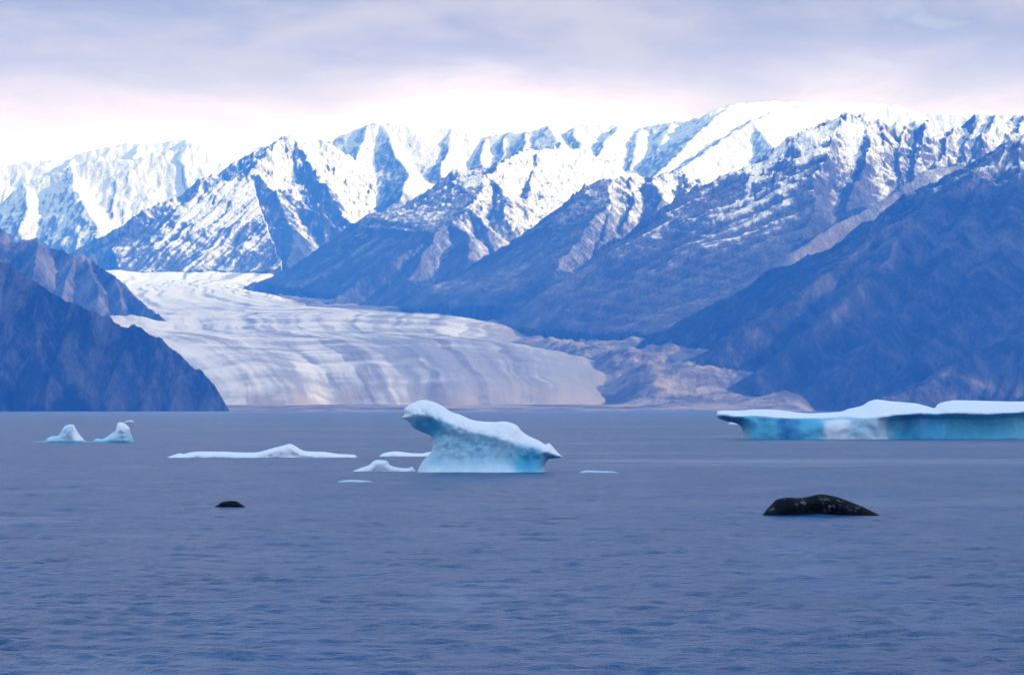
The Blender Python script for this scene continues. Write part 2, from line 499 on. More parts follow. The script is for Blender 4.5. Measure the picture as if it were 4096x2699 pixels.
build_mountain('mountain', 'long snow-covered range with an ice cap on the skyline', [
    ([(1180, 640, 30.2), (1289, 575, 30.1), (1336, 568, 30), (1376, 544, 30), (1470, 501, 30), (1497, 491, 30), (1571, 491, 30), (1638, 507, 30), (1726, 521, 30.1), (1800, 518, 30.1), (1874, 531, 30.1), (1907, 555, 30.1), (1941, 551, 30.1), (2028, 531, 30.1), (2129, 521, 30), (2190, 497, 30), (2277, 501, 30.2), (2512, 501, 30.4), (2567, 514, 30.4), (2654, 490, 30.3), (2755, 487, 30.2), (2822, 460, 30), (2875, 434, 29.9), (2936, 420, 30), (3003, 413, 30.2), (3137, 407, 30.5), (3338, 410, 30.8), (3506, 410, 31), (3606, 427, 31), (3707, 454, 31), (3875, 467, 31), (4300, 450, 31), (4700, 470, 31)], 0.9),
    ([(1500, 491, 30), (1538, 505, 29.95), (1585, 622, 29.5), (1645, 690, 29.2), (1600, 800, 28.7)], 0.95),
    ([(1470, 501, 30), (1440, 600, 29.6), (1400, 700, 29.2)], 1.0),
    ([(1941, 551, 30.1), (1925, 660, 29.6), (1900, 740, 29.3)], 1.1), ([(2028, 531, 30.1), (2005, 640, 29.7), (1990, 700, 29.4)], 1.1), ([(2110, 525, 30), (2085, 620, 29.6)], 1.1),
    ([(1800, 518, 30.1), (1790, 610, 29.7), (1760, 700, 29.3)], 1.1),
    ([(2190, 500, 30), (2240, 580, 29.5), (2203, 630, 29.2), (2210, 720, 28.9), (2240, 830, 28.5)], 0.9),
    ([(2300, 505, 30), (2305, 560, 29.6), (2330, 640, 29.2), (2310, 760, 28.8)], 0.95),
    ([(2480, 502, 30.2), (2418, 568, 29.6), (2370, 670, 29.1), (2325, 780, 28.6)], 0.9),
    ([(2560, 514, 30.3), (2546, 560, 29.8), (2530, 660, 29.3), (2520, 740, 28.9)], 0.9),
    ([(2690, 490, 30.2), (2650, 570, 29.7), (2600, 660, 29.2)], 0.9),
    ([(2936, 420, 30), (2860, 470, 29.6), (2780, 545, 29.2), (2700, 630, 28.8), (2620, 710, 28.4)], 0.85),
    ([(3080, 450, 30.0), (3010, 484, 29.5), (2963, 514, 29.3), (2902, 548, 29.1), (2822, 608, 28.7), (2735, 668, 28.3), (2650, 710, 28.0)], 0.8),
    ([(3010, 484, 29.5), (3050, 540, 29.2), (3110, 610, 28.8), (3160, 680, 28.5)], 0.9),
], (1100, 4500), (27300, 32300), M_cap, dpx=5, dD=14, seed=191, Dfine=31.15, rib=0.16, rough=8, crag=5)

OD = [(1034, 1129, 22.9), (1155, 1072, 22.95), (1262, 1005, 23.0), (1376, 931, 23.05), (1470, 864, 23.1), (1538, 847, 23.15), (1618, 830, 23.2), (1672, 790, 23.25), (1726, 756, 23.3), (1773, 716, 23.35), (1820, 689, 23.4), (1894, 682, 23.5), (1941, 669, 23.55), (2022, 642, 23.6)]
SD = [(2022, 642, 23.6), (1954, 689, 23.3), (1927, 763, 22.9), (1874, 837, 22.5), (1806, 897, 22.1), (1739, 935, 21.8), (1650, 1090, 21.4), (1600, 1230, 21.0)]
build_mountain('mountain', 'long spur dusted with snow running down to the glacier in the middle', [
    ([(960, 1170, 22.85)] + OD + [(2109, 608, 24.0), (2156, 595, 24.2), (2290, 588, 24.6), (2420, 640, 24.9), (2560, 700, 25.2)], 1),
    (SD, 1.0),
    ([(1739, 935, 21.8), (1560, 1050, 21.6), (1420, 1140, 21.5), (1330, 1200, 21.4)], 0.9),
    ([(1806, 897, 22.1), (1866, 931, 21.8), (1875, 1030, 21.45), (1850, 1120, 21.2)], 1.05),
    ([(1874, 850, 22.4), (1950, 915, 22.1), (1975, 1010, 21.7)], 1.0),
    ([(2156, 600, 24.1), (2130, 700, 23.6), (2110, 800, 23.1), (2060, 900, 22.6)], 0.85),
    ([(1950, 700, 23.3), (2020, 790, 22.8), (2010, 880, 22.4)], 0.8),
], (860, 2750), (20300, 25900), M_mid, dpx=4, dD=10, seed=221, Dfine=24.3, rib=0.2, rough=13, faces=[(OD, SD[::-1])])

OE = [(1591, 1233, 20.7), (1658, 1166, 20.75), (1779, 1126, 20.8), (1867, 1085, 20.85), (1941, 1038, 20.9), (2048, 964, 20.95), (2129, 904, 21.0), (2210, 850, 21.05), (2310, 776, 21.1), (2378, 743, 21.15), (2452, 716, 21.2)]
SE = [(2452, 716, 21.2), (2440, 800, 20.85), (2380, 880, 20.5), (2310, 960, 20.15), (2240, 1060, 19.8), (2170, 1150, 19.5), (2080, 1230, 19.2)]
build_mountain('mountain', 'middle spur with pale rock faces between two longer dark spurs', [
    ([(1540, 1270, 20.65)] + OE + [(2512, 722, 21.3), (2566, 709, 21.4), (2668, 695, 21.5), (2728, 688, 21.6), (2768, 708, 21.6), (2822, 735, 21.6), (2950, 800, 21.6), (3100, 850, 21.6)], 1),
    (SE, 1.0),
    ([(2440, 800, 20.85), (2440, 900, 20.5), (2390, 1000, 20.1), (2330, 1080, 19.8)], 1.05),
    ([(2600, 705, 21.4), (2640, 800, 20.9), (2600, 900, 20.5), (2520, 1000, 20.1)], 1.0),
    ([(2520, 722, 21.3), (2540, 820, 20.9), (2490, 900, 20.5)], 1.1),
    ([(2728, 690, 21.6), (2760, 800, 21.1), (2720, 920, 20.6)], 1.0),
], (1480, 3200), (18600, 22600), M_mid, dpx=4, dD=9, seed=251, Dfine=21.65, rib=0.24, rough=13, faces=[(OE, SE[::-1])])

OF = [(1996, 1317, 18.4), (2134, 1205, 18.5), (2289, 1101, 18.6), (2444, 981, 18.7), (2500, 950, 18.72), (2567, 896, 18.78), (2641, 843, 18.83), (2721, 796, 18.9), (2808, 749, 18.95), (2876, 702, 19), (2943, 675, 19.05), (2996, 675, 19.1), (3043, 648, 19.1), (3104, 601, 19.15), (3137, 568, 19.18), (3191, 537, 19.2), (3258, 527, 19.3), (3278, 507, 19.3), (3332, 474, 19.35), (3378, 448, 19.4)]
SF = [(3378, 448, 19.4), (3335, 560, 19.1), (3290, 650, 18.8), (3255, 760, 18.5), (3260, 870, 18.2), (3190, 980, 17.9), (3050, 1120, 17.5), (2880, 1250, 17.15), (2700, 1350, 16.9)]
build_mountain('mountain', 'jagged high mountain at right with snow-streaked upper face', [
    ([(1900, 1400, 18.3)] + OF + [(3405, 460, 19.4), (3432, 484, 19.4), (3452, 462, 19.5), (3472, 482, 19.5), (3519, 494, 19.5), (3573, 506, 19.5), (3627, 494, 19.6), (3707, 472, 19.6), (3747, 507, 19.6), (3774, 523, 19.6), (3821, 500, 19.6), (3861, 509, 19.7), (3908, 465, 19.7), (3942, 476, 19.7), (3975, 462, 19.7), (4002, 489, 19.7), (4062, 474, 19.8), (4096, 458, 19.8), (4300, 440, 20), (4700, 480, 20.2)], 1),
    (SF, 1.0),
    ([(3452, 464, 19.5), (3480, 600, 19.1), (3440, 720, 18.7), (3380, 830, 18.35)], 1.05),
    ([(3540, 500, 19.5), (3540, 620, 19.15), (3500, 740, 18.8), (3450, 840, 18.5)], 1.15),
    ([(3627, 494, 19.6), (3600, 620, 19.2), (3620, 740, 18.85), (3560, 830, 18.5)], 1.1),
    ([(3707, 474, 19.6), (3690, 600, 19.25), (3650, 720, 18.9)], 1.15),
    ([(3821, 500, 19.6), (3770, 620, 19.25), (3730, 720, 18.95)], 1.1),
    ([(3908, 467, 19.7), (3870, 590, 19.4), (3810, 690, 19.1)], 1.1), ([(3975, 464, 19.7), (3940, 560, 19.4), (3890, 680, 19.1)], 1.1),
    ([(4096, 458, 19.8), (4040, 580, 19.4), (3980, 680, 19.1)], 1.1),
    ([(3160, 556, 19.2), (3150, 640, 18.95), (3110, 720, 18.75)], 1.1),
    ([(2940, 676, 19.05), (2920, 760, 18.85), (2860, 830, 18.7)], 1.1),
], (1850, 4500), (16400, 20700), M_crag, dpx=4, dD=9, seed=281, Dfine=19.85, rib=0.3, rough=16, crag=14, faces=[(OF, SF[::-1])])

M_round = mountain_material('rock_round', 640, 260, 0.2, 0.6, 0.2, dust=0.35)
build_mountain('hill', 'smooth rounded hill shoulder lightly dusted with snow', [
    ([(3180, 1000, 17.7), (3392, 868, 18), (3573, 770, 18.2), (3707, 692, 18.3), (3774, 672, 18.4), (3888, 655, 18.5), (4100, 610, 18.8), (4500, 580, 19)], 0.85),
], (2900, 4400), (16600, 19200), M_round, dpx=5, dD=10, seed=311, Dfine=18.6, rib=0.06, rough=6, crag=0, warp=25, micro=2)

build_mountain('mountain', 'broad dark blue slope at the right edge, nearest of the right-hand mountains', [
    ([(2960, 1318, 15.12), (3040, 1275, 15.2), (3171, 1205, 15.35), (3338, 1071, 15.55), (3506, 957, 15.75), (3640, 863, 15.95), (3741, 802, 16.05), (3861, 742, 16.25), (3895, 688, 16.35), (3942, 661, 16.45), (4002, 648, 16.45), (4042, 588, 16.55), (4096, 534, 16.65), (4250, 520, 16.85), (4800, 700, 17.05)], 0.95),
    ([(3942, 661, 16.45), (3905, 790, 16.10), (3850, 930, 15.70), (3740, 1100, 15.35), (3560, 1300, 14.95), (3380, 1470, 14.55)], 0.95),
    ([(4096, 534, 16.65), (4070, 740, 16.15), (4020, 930, 15.70), (3930, 1120, 15.30), (3800, 1300, 14.95), (3640, 1470, 14.55)], 0.95),
    ([(4300, 560, 16.75), (4280, 800, 16.15), (4250, 1050, 15.45), (4150, 1280, 14.85), (4000, 1440, 14.45)], 0.95),
    ([(4250, 1240, 14.90), (4096, 1330, 14.65), (3900, 1430, 14.45), (3700, 1530, 14.20), (3560, 1600, 14.00)], 0.7),
    ([(3640, 870, 15.85), (3560, 1010, 15.45), (3420, 1180, 15.15), (3240, 1340, 14.85)], 1.05),
] + [([(3800 + 62 * k_, 1425 - 12 * (k_ % 3), 14.5), (3775 + 62 * k_, 1500, 14.36), (3745 + 62 * k_ + 9 * (k_ % 2), 1590, 14.2)], 1.7) for k_ in range(9)], (2500, 4500), (13700, 17600), M_near, dpx=4, dD=8, seed=341, Dfine=16.9, rib=0.26, rough=15, micro=7, crag=6, conc=3500, slope=0.68)

build_mountain('cliff', 'brown crag on the far left between dark cliff and glacier', [
    ([(-500, 820, 19), (-200, 880, 18.8), (0, 917, 18.6), (35, 947, 18.6), (71, 979, 18.6), (112, 967, 18.6), (147, 950, 18.6), (171, 979, 18.6), (235, 1000, 18.6), (294, 1032, 18.5), (329, 1015, 18.5), (365, 1032, 18.5), (412, 1076, 18.4), (447, 1094, 18.4), (500, 1141, 18.3), (529, 1188, 18.2), (565, 1217, 18.15), (640, 1255, 18.0)], 1.0),
    ([(294, 1040, 18.5), (270, 1120, 18.3), (240, 1200, 18.1)], 1.2), ([(340, 1022, 18.5), (380, 1110, 18.3), (400, 1200, 18.1)], 1.2),
    ([(147, 950, 18.6), (150, 1060, 18.3), (110, 1160, 18.1)], 1.2), ([(447, 1094, 18.4), (480, 1180, 18.2), (500, 1230, 18.1)], 1.2),
], (-600, 760), (17500, 19700), M_left, dpx=4, dD=6, seed=371, Dfine=18.75, slope=1.05, rib=0.3, riblen=110, rough=10, crag=0, warp=8)

build_mountain('cliff', 'dark steep sea cliff at the left edge dropping into the water', [
    ([(-700, 800, 14.3), (-300, 900, 14.1), (0, 1043, 13.95), (30, 1048, 13.95), (101, 1091, 13.93), (166, 1121, 13.91), (217, 1166, 13.9), (262, 1194, 13.88), (292, 1199, 13.87), (333, 1232, 13.86), (383, 1252, 13.85), (454, 1302, 13.83), (484, 1312, 13.82), (534, 1310, 13.81), (570, 1323, 13.8), (640, 1363, 13.78), (701, 1403, 13.76), (726, 1433, 13.75), (771, 1494, 13.73), (801, 1499, 13.72), (837, 1524, 13.71), (877, 1575, 13.69), (893, 1605, 13.68), (899, 1660, 13.67)], 1.0),
    ([(80, 1091, 13.93), (70, 1260, 13.81), (30, 1450, 13.7), (-10, 1640, 13.58)], 1.05),
    ([(300, 1204, 13.87), (270, 1350, 13.76), (225, 1480, 13.68), (180, 1640, 13.57)], 1.05),
    ([(534, 1310, 13.81), (500, 1420, 13.73), (440, 1530, 13.65), (400, 1640, 13.57)], 1.05),
    ([(640, 1363, 13.78), (620, 1480, 13.7), (570, 1640, 13.58)], 1.05),
    ([(726, 1433, 13.75), (705, 1530, 13.68), (680, 1640, 13.6)], 1.05), ([(810, 1505, 13.72), (835, 1560, 13.66), (845, 1645, 13.58)], 1.3),
    ([(170, 1125, 13.91), (165, 1300, 13.78), (110, 1500, 13.65)], 1.05),
], (-800, 960), (13300, 14700), M_left, dpx=3.5, dD=3.0, seed=401, Dfine=14.0, slope=1.5, rib=0.3, riblen=70, rough=16, crag=0, warp=7, conc=5000, floor=60, micro=5)

# ------------------------------------------------------------------ glacier
px = np.arange(0, 2640, 6.0)
Dg = np.concatenate([np.arange(14330, 16600, 10.0), np.arange(16600, 18700, 14.0), np.arange(18700, 27500, 60.0)])
PX, DD = np.meshgrid(px, Dg)
X, Z, U = glacier_at(PX, DD)
keep = (Z > ground_z(PX, DD) - 25) & (U > -0.12) & (U < 1.12)
mg, t = new_mat('glacier_ice')
pos = t.n('ShaderNodeNewGeometry').outputs['Position']
sp = t.n('ShaderNodeSeparateXYZ', {0: pos})
au = t.n('ShaderNodeAttribute', attribute_name='across').outputs['Fac']
ad = t.n('ShaderNodeAttribute', attribute_name='along').outputs['Fac']
sv = t.n('ShaderNodeCombineXYZ', {0: t.math('MULTIPLY', au, 15.0), 1: t.math('MULTIPLY', ad, 0.5), 2: 0.0}).outputs[0]
st1 = t.noise(sv, 1.0, 5, 0.6, 0.5)
st2 = t.noise(t.vmath('MULTIPLY', sv, (3.1, 1.4, 1)), 1.0, 4, 0.6, 0.2)
band = t.noise(t.n('ShaderNodeCombineXYZ', {0: t.math('MULTIPLY', au, 4.0), 1: t.math('MULTIPLY', ad, 7.0), 2: 4.0}).outputs[0], 1.0, 4, 0.6, 0.6)
dirt = t.math('ADD', t.math('MULTIPLY', st1, 0.50), t.math('ADD', t.math('MULTIPLY', st2, 0.20), t.math('MULTIPLY', band, 0.34)))
# dirtier towards the snout and the right margin, clean snow above the bend
dirt = t.math('SUBTRACT', dirt, t.math('MULTIPLY', t.ramp(sp.outputs[1], 14600, 23500), 0.12))
dirt = t.math('ADD', dirt, t.math('MULTIPLY', t.ramp(au, 0.25, 1.0), 0.07))
dirt = t.math('ADD', dirt, t.math('MULTIPLY', t.ramp(au, 0.3, 0.62), t.math('MULTIPLY', t.ramp(sp.outputs[1], 16400, 14800), 0.07)))
f1 = t.ramp(dirt, 0.43, 0.62)
col = t.mix(f1, (0.56, 0.54, 0.58), (0.21, 0.21, 0.25))
col = t.mix(t.ramp(sp.outputs[1], 18500, 24500), col, (0.80, 0.79, 0.80))
lines = t.noise(t.n('ShaderNodeCombineXYZ', {0: t.math('MULTIPLY', au, 30.0), 1: t.math('MULTIPLY', ad, 0.22), 2: 9.0}).outputs[0], 1.0, 3, 0.5, 0.25)
lines = t.math('MULTIPLY', t.ramp(lines, 0.53, 0.61), t.math('MULTIPLY', t.ramp(band, 0.30, 0.5), t.ramp(au, 0.12, 0.4)))
col = t.mix(t.math('MULTIPLY', lines, 0.75), col, (0.13, 0.125, 0.15))      # medial moraine lines
foot = t.math('MULTIPLY', t.ramp(sp.outputs[2], 110, 18), t.ramp(t.noise(pos, 1 / 130, 5, 0.6), 0.36, 0.60))
col = t.mix(foot, col, (0.28, 0.23, 0.20))
edge = t.ramp(t.math('ADD', au, t.math('ADD', t.math('MULTIPLY', t.math('SUBTRACT', st2, 0.5), 0.22), t.math('MULTIPLY', t.math('SUBTRACT', band, 0.5), 0.2))), 0.84, 1.0)
col = t.mix(edge, col, (0.24, 0.20, 0.18))
bp = t.n('ShaderNodeBump', {'Height': t.math('ADD', t.math('MULTIPLY', st1, 9.0), t.math('MULTIPLY', t.noise(pos, 1 / 40, 4), 5.0)), 'Strength': 0.5, 'Distance': 1.0}).outputs[0]
finish(t, col, 0.75, bp, 0.2)
structure(grid_mesh('glacier', X, DD, Z, mg, keep, {'across': U + 0.012 * fbm(X / 260, DD / 420, 4, 71), 'along': DD / 1000}), 'wide glacier tongue with dark flow stripes spreading to the shore')

# ------------------------------------------------------------------ valley floor, moraine hills and beach
mm, t = new_mat('moraine_gravel')
g = t.n('ShaderNodeNewGeometry')
pos = g.outputs['Position']
a = t.noise(pos, 1 / 190, 6, 0.6, 0.6)
b = t.noise(t.vmath('MULTIPLY', pos, (1 / 60, 1 / 110, 1 / 25)), 1.0, 5, 0.65, 0.3)
r = t.math('ADD', t.math('MULTIPLY', a, 0.6), t.math('MULTIPLY', b, 0.4))
col = t.mix(t.ramp(r, 0.40, 0.60), (0.085, 0.08, 0.085), (0.30, 0.25, 0.22))
b2 = t.noise(pos, 1 / 9, 4, 0.65)
col = t.mix(t.math('MULTIPLY', t.ramp(b2, 0.5, 0.7), 0.5), col, (0.07, 0.066, 0.07))
bp = t.n('ShaderNodeBump', {'Height': t.math('ADD', t.math('MULTIPLY', b, 16.0), t.math('MULTIPLY', b2, 5.0)), 'Strength': 0.9, 'Distance': 1.0}).outputs[0]
finish(t, col, 0.95, bp, 0.1)
px = np.concatenate([np.arange(-9000, -600, 120), np.arange(-600, 800, 40), np.arange(800, 2200, 16.0), np.arange(2200, 3400, 7.0), np.arange(3400, 4700, 40), np.arange(4700, 13000, 120)])
Dg = np.concatenate([np.arange(13850, 14500, 10.0), np.arange(14500, 18500, 24.0), np.arange(18500, 44000, 220.0)])
PX, DD = np.meshgrid(px, Dg)
structure(grid_mesh('ground', (PX - 2048) / F * DD, DD, ground_z(PX, DD), mm), 'gravel moraine hills and beach along the far shore')

# ------------------------------------------------------------------ sea
ms, t = new_mat('sea_water')
g = t.n('ShaderNodeNewGeometry')
pos = g.outputs['Position']
slick = t.noise(t.vmath('MULTIPLY', pos, (1 / 120, 1 / 55, 0)), 1.0, 4, 0.55, 0.8)
gust = t.ramp(t.noise(t.vmath('MULTIPLY', pos, (1 / 5, 1 / 22, 0)), 1.0, 8, 0.78, 0.3), 0.3, 0.7)
calm = t.ramp(slick, 0.56, 0.68)
w1 = t.noise(t.vmath('MULTIPLY', pos, (1.0, 1.5, 0)), 0.55, 4, 0.55, 0.3)
w2 = t.noise(t.vmath('MULTIPLY', pos, (1.0, 1.4, 0)), 2.4, 4, 0.6, 0.2)
hh = t.math('ADD', t.math('MULTIPLY', w1, 0.34), t.math('MULTIPLY', w2, 0.12))
amp = t.math('MULTIPLY', t.math('MULTIPLY_ADD', gust, 1.5, 0.35), t.math('SUBTRACT', 1.0, t.math('MULTIPLY', calm, 0.45)))
hh = t.math('MULTIPLY', hh, amp)
bp = t.n('ShaderNodeBump', {'Height': hh, 'Strength': 1.0, 'Distance': 1.0}).outputs[0]
finish(t, (0.000, 0.092, 0.255, 1), 0.22, bp, t.math('MULTIPLY_ADD', calm, 0.05, 0.020), IOR=1.333)
th = np.concatenate([np.radians(np.arange(-180, -12, 4.0)), np.radians(np.arange(-12, -5.7, 0.3)), np.radians(np.arange(-5.7, 5.7, 0.03)), np.radians(np.arange(5.7, 12, 0.3)), np.radians(np.arange(12, 180.1, 4.0))])
rr = np.concatenate([[0.5, 8, 20, 35, 50], np.exp(np.linspace(math.log(62), math.log(82), 30, endpoint=False)), np.exp(np.linspace(math.log(82), math.log(480), 540, endpoint=False)), np.exp(np.linspace(math.log(480), math.log(1500), 80)), np.exp(np.linspace(math.log(1560), math.log(60000), 50))])
TH, RR = np.meshgrid(th, rr)
X, Y = RR * np.sin(TH), RR * np.cos(TH)
Z = np.zeros_like(X)
rs = np.random.RandomState(3)
dr = np.gradient(rr)[:, None] * np.ones_like(X)
dth = np.gradient(th)[None, :] * RR
for k in range(48):
    lam = 0.28 * 1.036 ** k
    ang = math.radians(40) + rs.randn() * 0.9
    kx, ky = math.sin(ang) * 2 * math.pi / lam, math.cos(ang) * 2 * math.pi / lam
    ok = sstep(2.6, 1.3, np.abs(ky) * dr) * sstep(2.6, 1.3, np.abs(kx) * dth)
    Z += 0.0036 * lam ** 0.6 * ok * np.sin(kx * X + ky * Y + rs.rand() * 6.28) * (RR < 3000)
for k in range(22):
    lam = 1.7 * 1.06 ** k
    ang = math.radians(30) + rs.randn() * 0.7
    kx, ky = math.sin(ang) * 2 * math.pi / lam, math.cos(ang) * 2 * math.pi / lam
    ok = sstep(2.6, 1.3, np.abs(ky) * dr) * sstep(2.6, 1.3, np.abs(kx) * dth)
    Z += 0.0022 * lam ** 0.55 * ok * np.sin(kx * X + ky * Y + rs.rand() * 6.28) * (RR < 3000)
Z *= 0.55 + 0.9 * np.clip(0.5 + fbm(X / 2.2, Y / 4.5, 4, 5), 0, 1.4)
structure(grid_mesh('sea', X, Y, Z, ms), 'rippled slate blue sea')

# ------------------------------------------------------------------ ice
def ice_material(name, snow=(0.93, 0.94, 0.95), pale=(0.45, 0.70, 0.82), mid=(0.09, 0.46, 0.66), deep=(0.012, 0.18, 0.50)):
    m, t = new_mat(name)
    tcn = t.n('ShaderNodeTexCoord').outputs['Object']
    cap = t.n('ShaderNodeAttribute', attribute_name='snow').outputs['Fac']
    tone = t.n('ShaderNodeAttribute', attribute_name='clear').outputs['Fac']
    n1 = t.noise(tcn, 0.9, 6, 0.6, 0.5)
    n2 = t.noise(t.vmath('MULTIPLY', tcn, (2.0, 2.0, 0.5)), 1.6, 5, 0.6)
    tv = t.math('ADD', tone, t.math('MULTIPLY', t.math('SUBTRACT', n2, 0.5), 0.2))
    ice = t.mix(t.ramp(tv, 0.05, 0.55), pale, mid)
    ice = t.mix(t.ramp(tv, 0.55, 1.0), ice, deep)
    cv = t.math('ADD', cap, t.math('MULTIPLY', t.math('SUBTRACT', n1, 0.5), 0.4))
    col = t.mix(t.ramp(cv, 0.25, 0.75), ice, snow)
    n3 = t.noise(tcn, 5.0, 5, 0.6)
    pit = t.ramp(t.noise(tcn, 2.6, 5, 0.65, 0.6), 0.52, 0.72)
    col = t.mix(t.math('MULTIPLY', pit, 0.2), col, (0.50, 0.66, 0.80))
    bp = t.n('ShaderNodeBump', {'Height': t.math('ADD', t.math('MULTIPLY', n1, 0.30), t.math('MULTIPLY', n3, 0.07)), 'Strength': 0.6, 'Distance': 1.0}).outputs[0]
    finish(t, col, t.math('MULTIPLY_ADD', t.ramp(cv, 0.3, 0.7), 0.35, 0.4), bp, 0.35)
    return m


def body(name, outline, wrow, mat, half, rnd, front=None, shade=None, res=40, sink=1.0, rugged=0.05, seed=1, back=1.0, nscale=1.0):
    """a closed rounded body standing in the water; outline: (px, row) from left waterline over the top to the right waterline"""
    D = EYE * F / (wrow - HROW)
    s = D / F
    cx = 0.5 * (min(p[0] for p in outline) + max(p[0] for p in outline))
    pts = [((a - cx) * s, (wrow - b) * s) for a, b in outline]
    xl, xr = pts[0][0], pts[-1][0]
    # resample the outline finely and close it under water
    poly = []
    loop = pts + [(xr, -sink), (xl, -sink)]
    wid = max(p[0] for p in pts) - min(p[0] for p in pts)
    step = wid / (res * 1.6)
    # rounded corners through Catmull-Rom on the visible part
    vis = []
    for i in range(len(pts) - 1):
        p0, p1, p2, p3 = pts[max(i - 1, 0)], pts[i], pts[i + 1], pts[min(i + 2, len(pts) - 1)]
        n = max(1, int(math.hypot(p2[0] - p1[0], p2[1] - p1[1]) / step))
        for k in range(n):
            u = k / n
            vis.append(tuple(0.5 * (2 * p1[c] + (p2[c] - p0[c]) * u + (2 * p0[c] - 5 * p1[c] + 4 * p2[c] - p3[c]) * u * u + (3 * p1[c] - p0[c] - 3 * p2[c] + p3[c]) * u ** 3) for c in (0, 1)))
    vis.append(pts[-1])
    rsn = np.random.RandomState(seed)
    poly = [(a, b) for a, b in vis]
    nb = max(4, int(wid / step))
    poly += [(xr, -sink * k / 4) for k in range(1, 4)]
    poly += [(xr + (xl - xr) * k / nb, -sink) for k in range(nb + 1)]
    poly += [(xl, -sink * k / 4) for k in range(3, 0, -1)]
    A = np.array(poly)
    B = np.roll(A, -1, 0)
    # inner points
    top = A[:, 1].max()
    gx = np.arange(A[:, 0].min(), A[:, 0].max(), step)
    gz = np.arange(-sink, top, step)
    GX, GZ_ = np.meshgrid(gx, gz)
    GX = GX + (np.arange(len(gz)) % 2)[:, None] * step * 0.5
    q = np.stack([GX.ravel(), GZ_.ravel()], 1)

    def dist_in(q):
        best = np.full(len(q), 1e9)
        ins = np.zeros(len(q), bool)
        for a, b in zip(A, B):
            v = b - a
            L2 = v @ v + 1e-12
            tt = np.clip(((q - a) @ v) / L2, 0, 1)
            d = np.hypot(*(q - a - tt[:, None] * v).T)
            best = np.minimum(best, d)
            c = (a[1] > q[:, 1]) != (b[1] > q[:, 1])
            with np.errstate(divide='ignore', invalid='ignore'):
                xi = a[0] + (q[:, 1] - a[1]) / (b[1] - a[1]) * v[0]
            ins ^= c & (q[:, 0] < xi)
        return best, ins
    d, ins = dist_in(q)
    q = q[ins & (d > step * 0.55)]
    allp = np.concatenate([A, q])
    n = len(A)
    res_ = geometry.delaunay_2d_cdt([Vector(p) for p in allp], [(i, (i + 1) % n) for i in range(n)], [list(range(n))], 1, 1e-5)
    v2 = np.array([tuple(v) for v in res_[0]])
    faces = [tuple(f) for f in res_[2]]
    d, _ = dist_in(v2)
    bnd = d < 1e-4
    d = np.where(bnd, 0, d)
    # the underwater edge is not rounded away
    dd = np.clip(d / rnd, 0, 1)
    th_ = half * np.sqrt(np.clip(1 - (1 - dd) ** 2, 0, 1))
    x, z = v2[:, 0], v2[:, 1]
    yf = -th_ + th_ / half * (rugged * 6 * fbm(x * 0.8 * nscale + seed, z * 0.8 * nscale, 5, seed, 0.55))
    yb = th_ * back + th_ / half * (rugged * 6 * fbm(x * 0.8 * nscale + seed + 50, z * 0.8 * nscale, 5, seed + 1, 0.55))
    if front is not None:
        yf = yf + front(x / s + cx, wrow - z / s, x, z) * np.clip(dd * 1.6, 0, 1)
    yb = np.maximum(yb, yf + 0.25 * th_)
    nv = len(v2)
    bi = np.arange(nv) + nv
    bi[bnd] = np.arange(nv)[bnd]
    co = [(x[i], yf[i], z[i]) for i in range(nv)] + [(x[i], yb[i], z[i]) for i in range(nv)]
    fs = [(f[0], f[1], f[2]) for f in faces] + [(bi[f[2]], bi[f[1]], bi[f[0]]) for f in faces]
    fs = [f for f in fs if len(set(f)) == 3]
    me = bpy.data.meshes.new(name)
    me.from_pydata(co, [], [tuple(int(i) for i in f) for f in fs])
    me.validate()
    me.polygons.foreach_set('use_smooth', np.ones(len(me.polygons), bool))
    if shade is not None:
        sn, cl_ = shade(x / s + cx, wrow - z / s, x, z)
        for k, vals in (('snow', sn), ('clear', cl_)):
            at = me.attributes.new(k, 'FLOAT', 'POINT')
            at.data.foreach_set('value', np.concatenate([vals, vals]).astype(np.float32))
    # drop loose vertices on the back rim
    import bmesh
    bm = bmesh.new()
    bm.from_mesh(me)
    bmesh.ops.delete(bm, geom=[v for v in bm.verts if not v.link_faces], context='VERTS')
    bmesh.ops.recalc_face_normals(bm, faces=bm.faces)
    bm.to_mesh(me)
    bm.free()
    me.materials.append(mat)
    o = bpy.data.objects.new(name, me)
    COL.objects.link(o)
    o.location = ((cx - 2048) * s, D + half * 0.4, 0)
    return o


M_ice = ice_material('berg_ice')


def snowy(px, row, x, z):
    return np.ones_like(x), np.zeros_like(x)


# large leaning iceberg in the middle
CB = np.array([(1600, 1668), (1640, 1665), (1700, 1662), (1754, 1671), (1784, 1686), (1829, 1706), (1880, 1726), (1930, 1739), (1976, 1744), (2016, 1762), (2056, 1772), (2107, 1777), (2157, 1792), (2198, 1817), (2260, 1828)])


def c_front(px, row, x, z):
    t_ = (row - np.interp(px, CB[:, 0], CB[:, 1])) * 0.01617
    foot = np.clip((0.9 - z) / 0.9, 0, 1)
    return 0.75 * np.clip(-t_, 0, 1.3) - 0.3 + 0.45 * sstep(-0.6, 0.9, t_) * (1 - 0.55 * sstep(0.8, 2.2, t_)) - 1.1 * foot ** 1.5


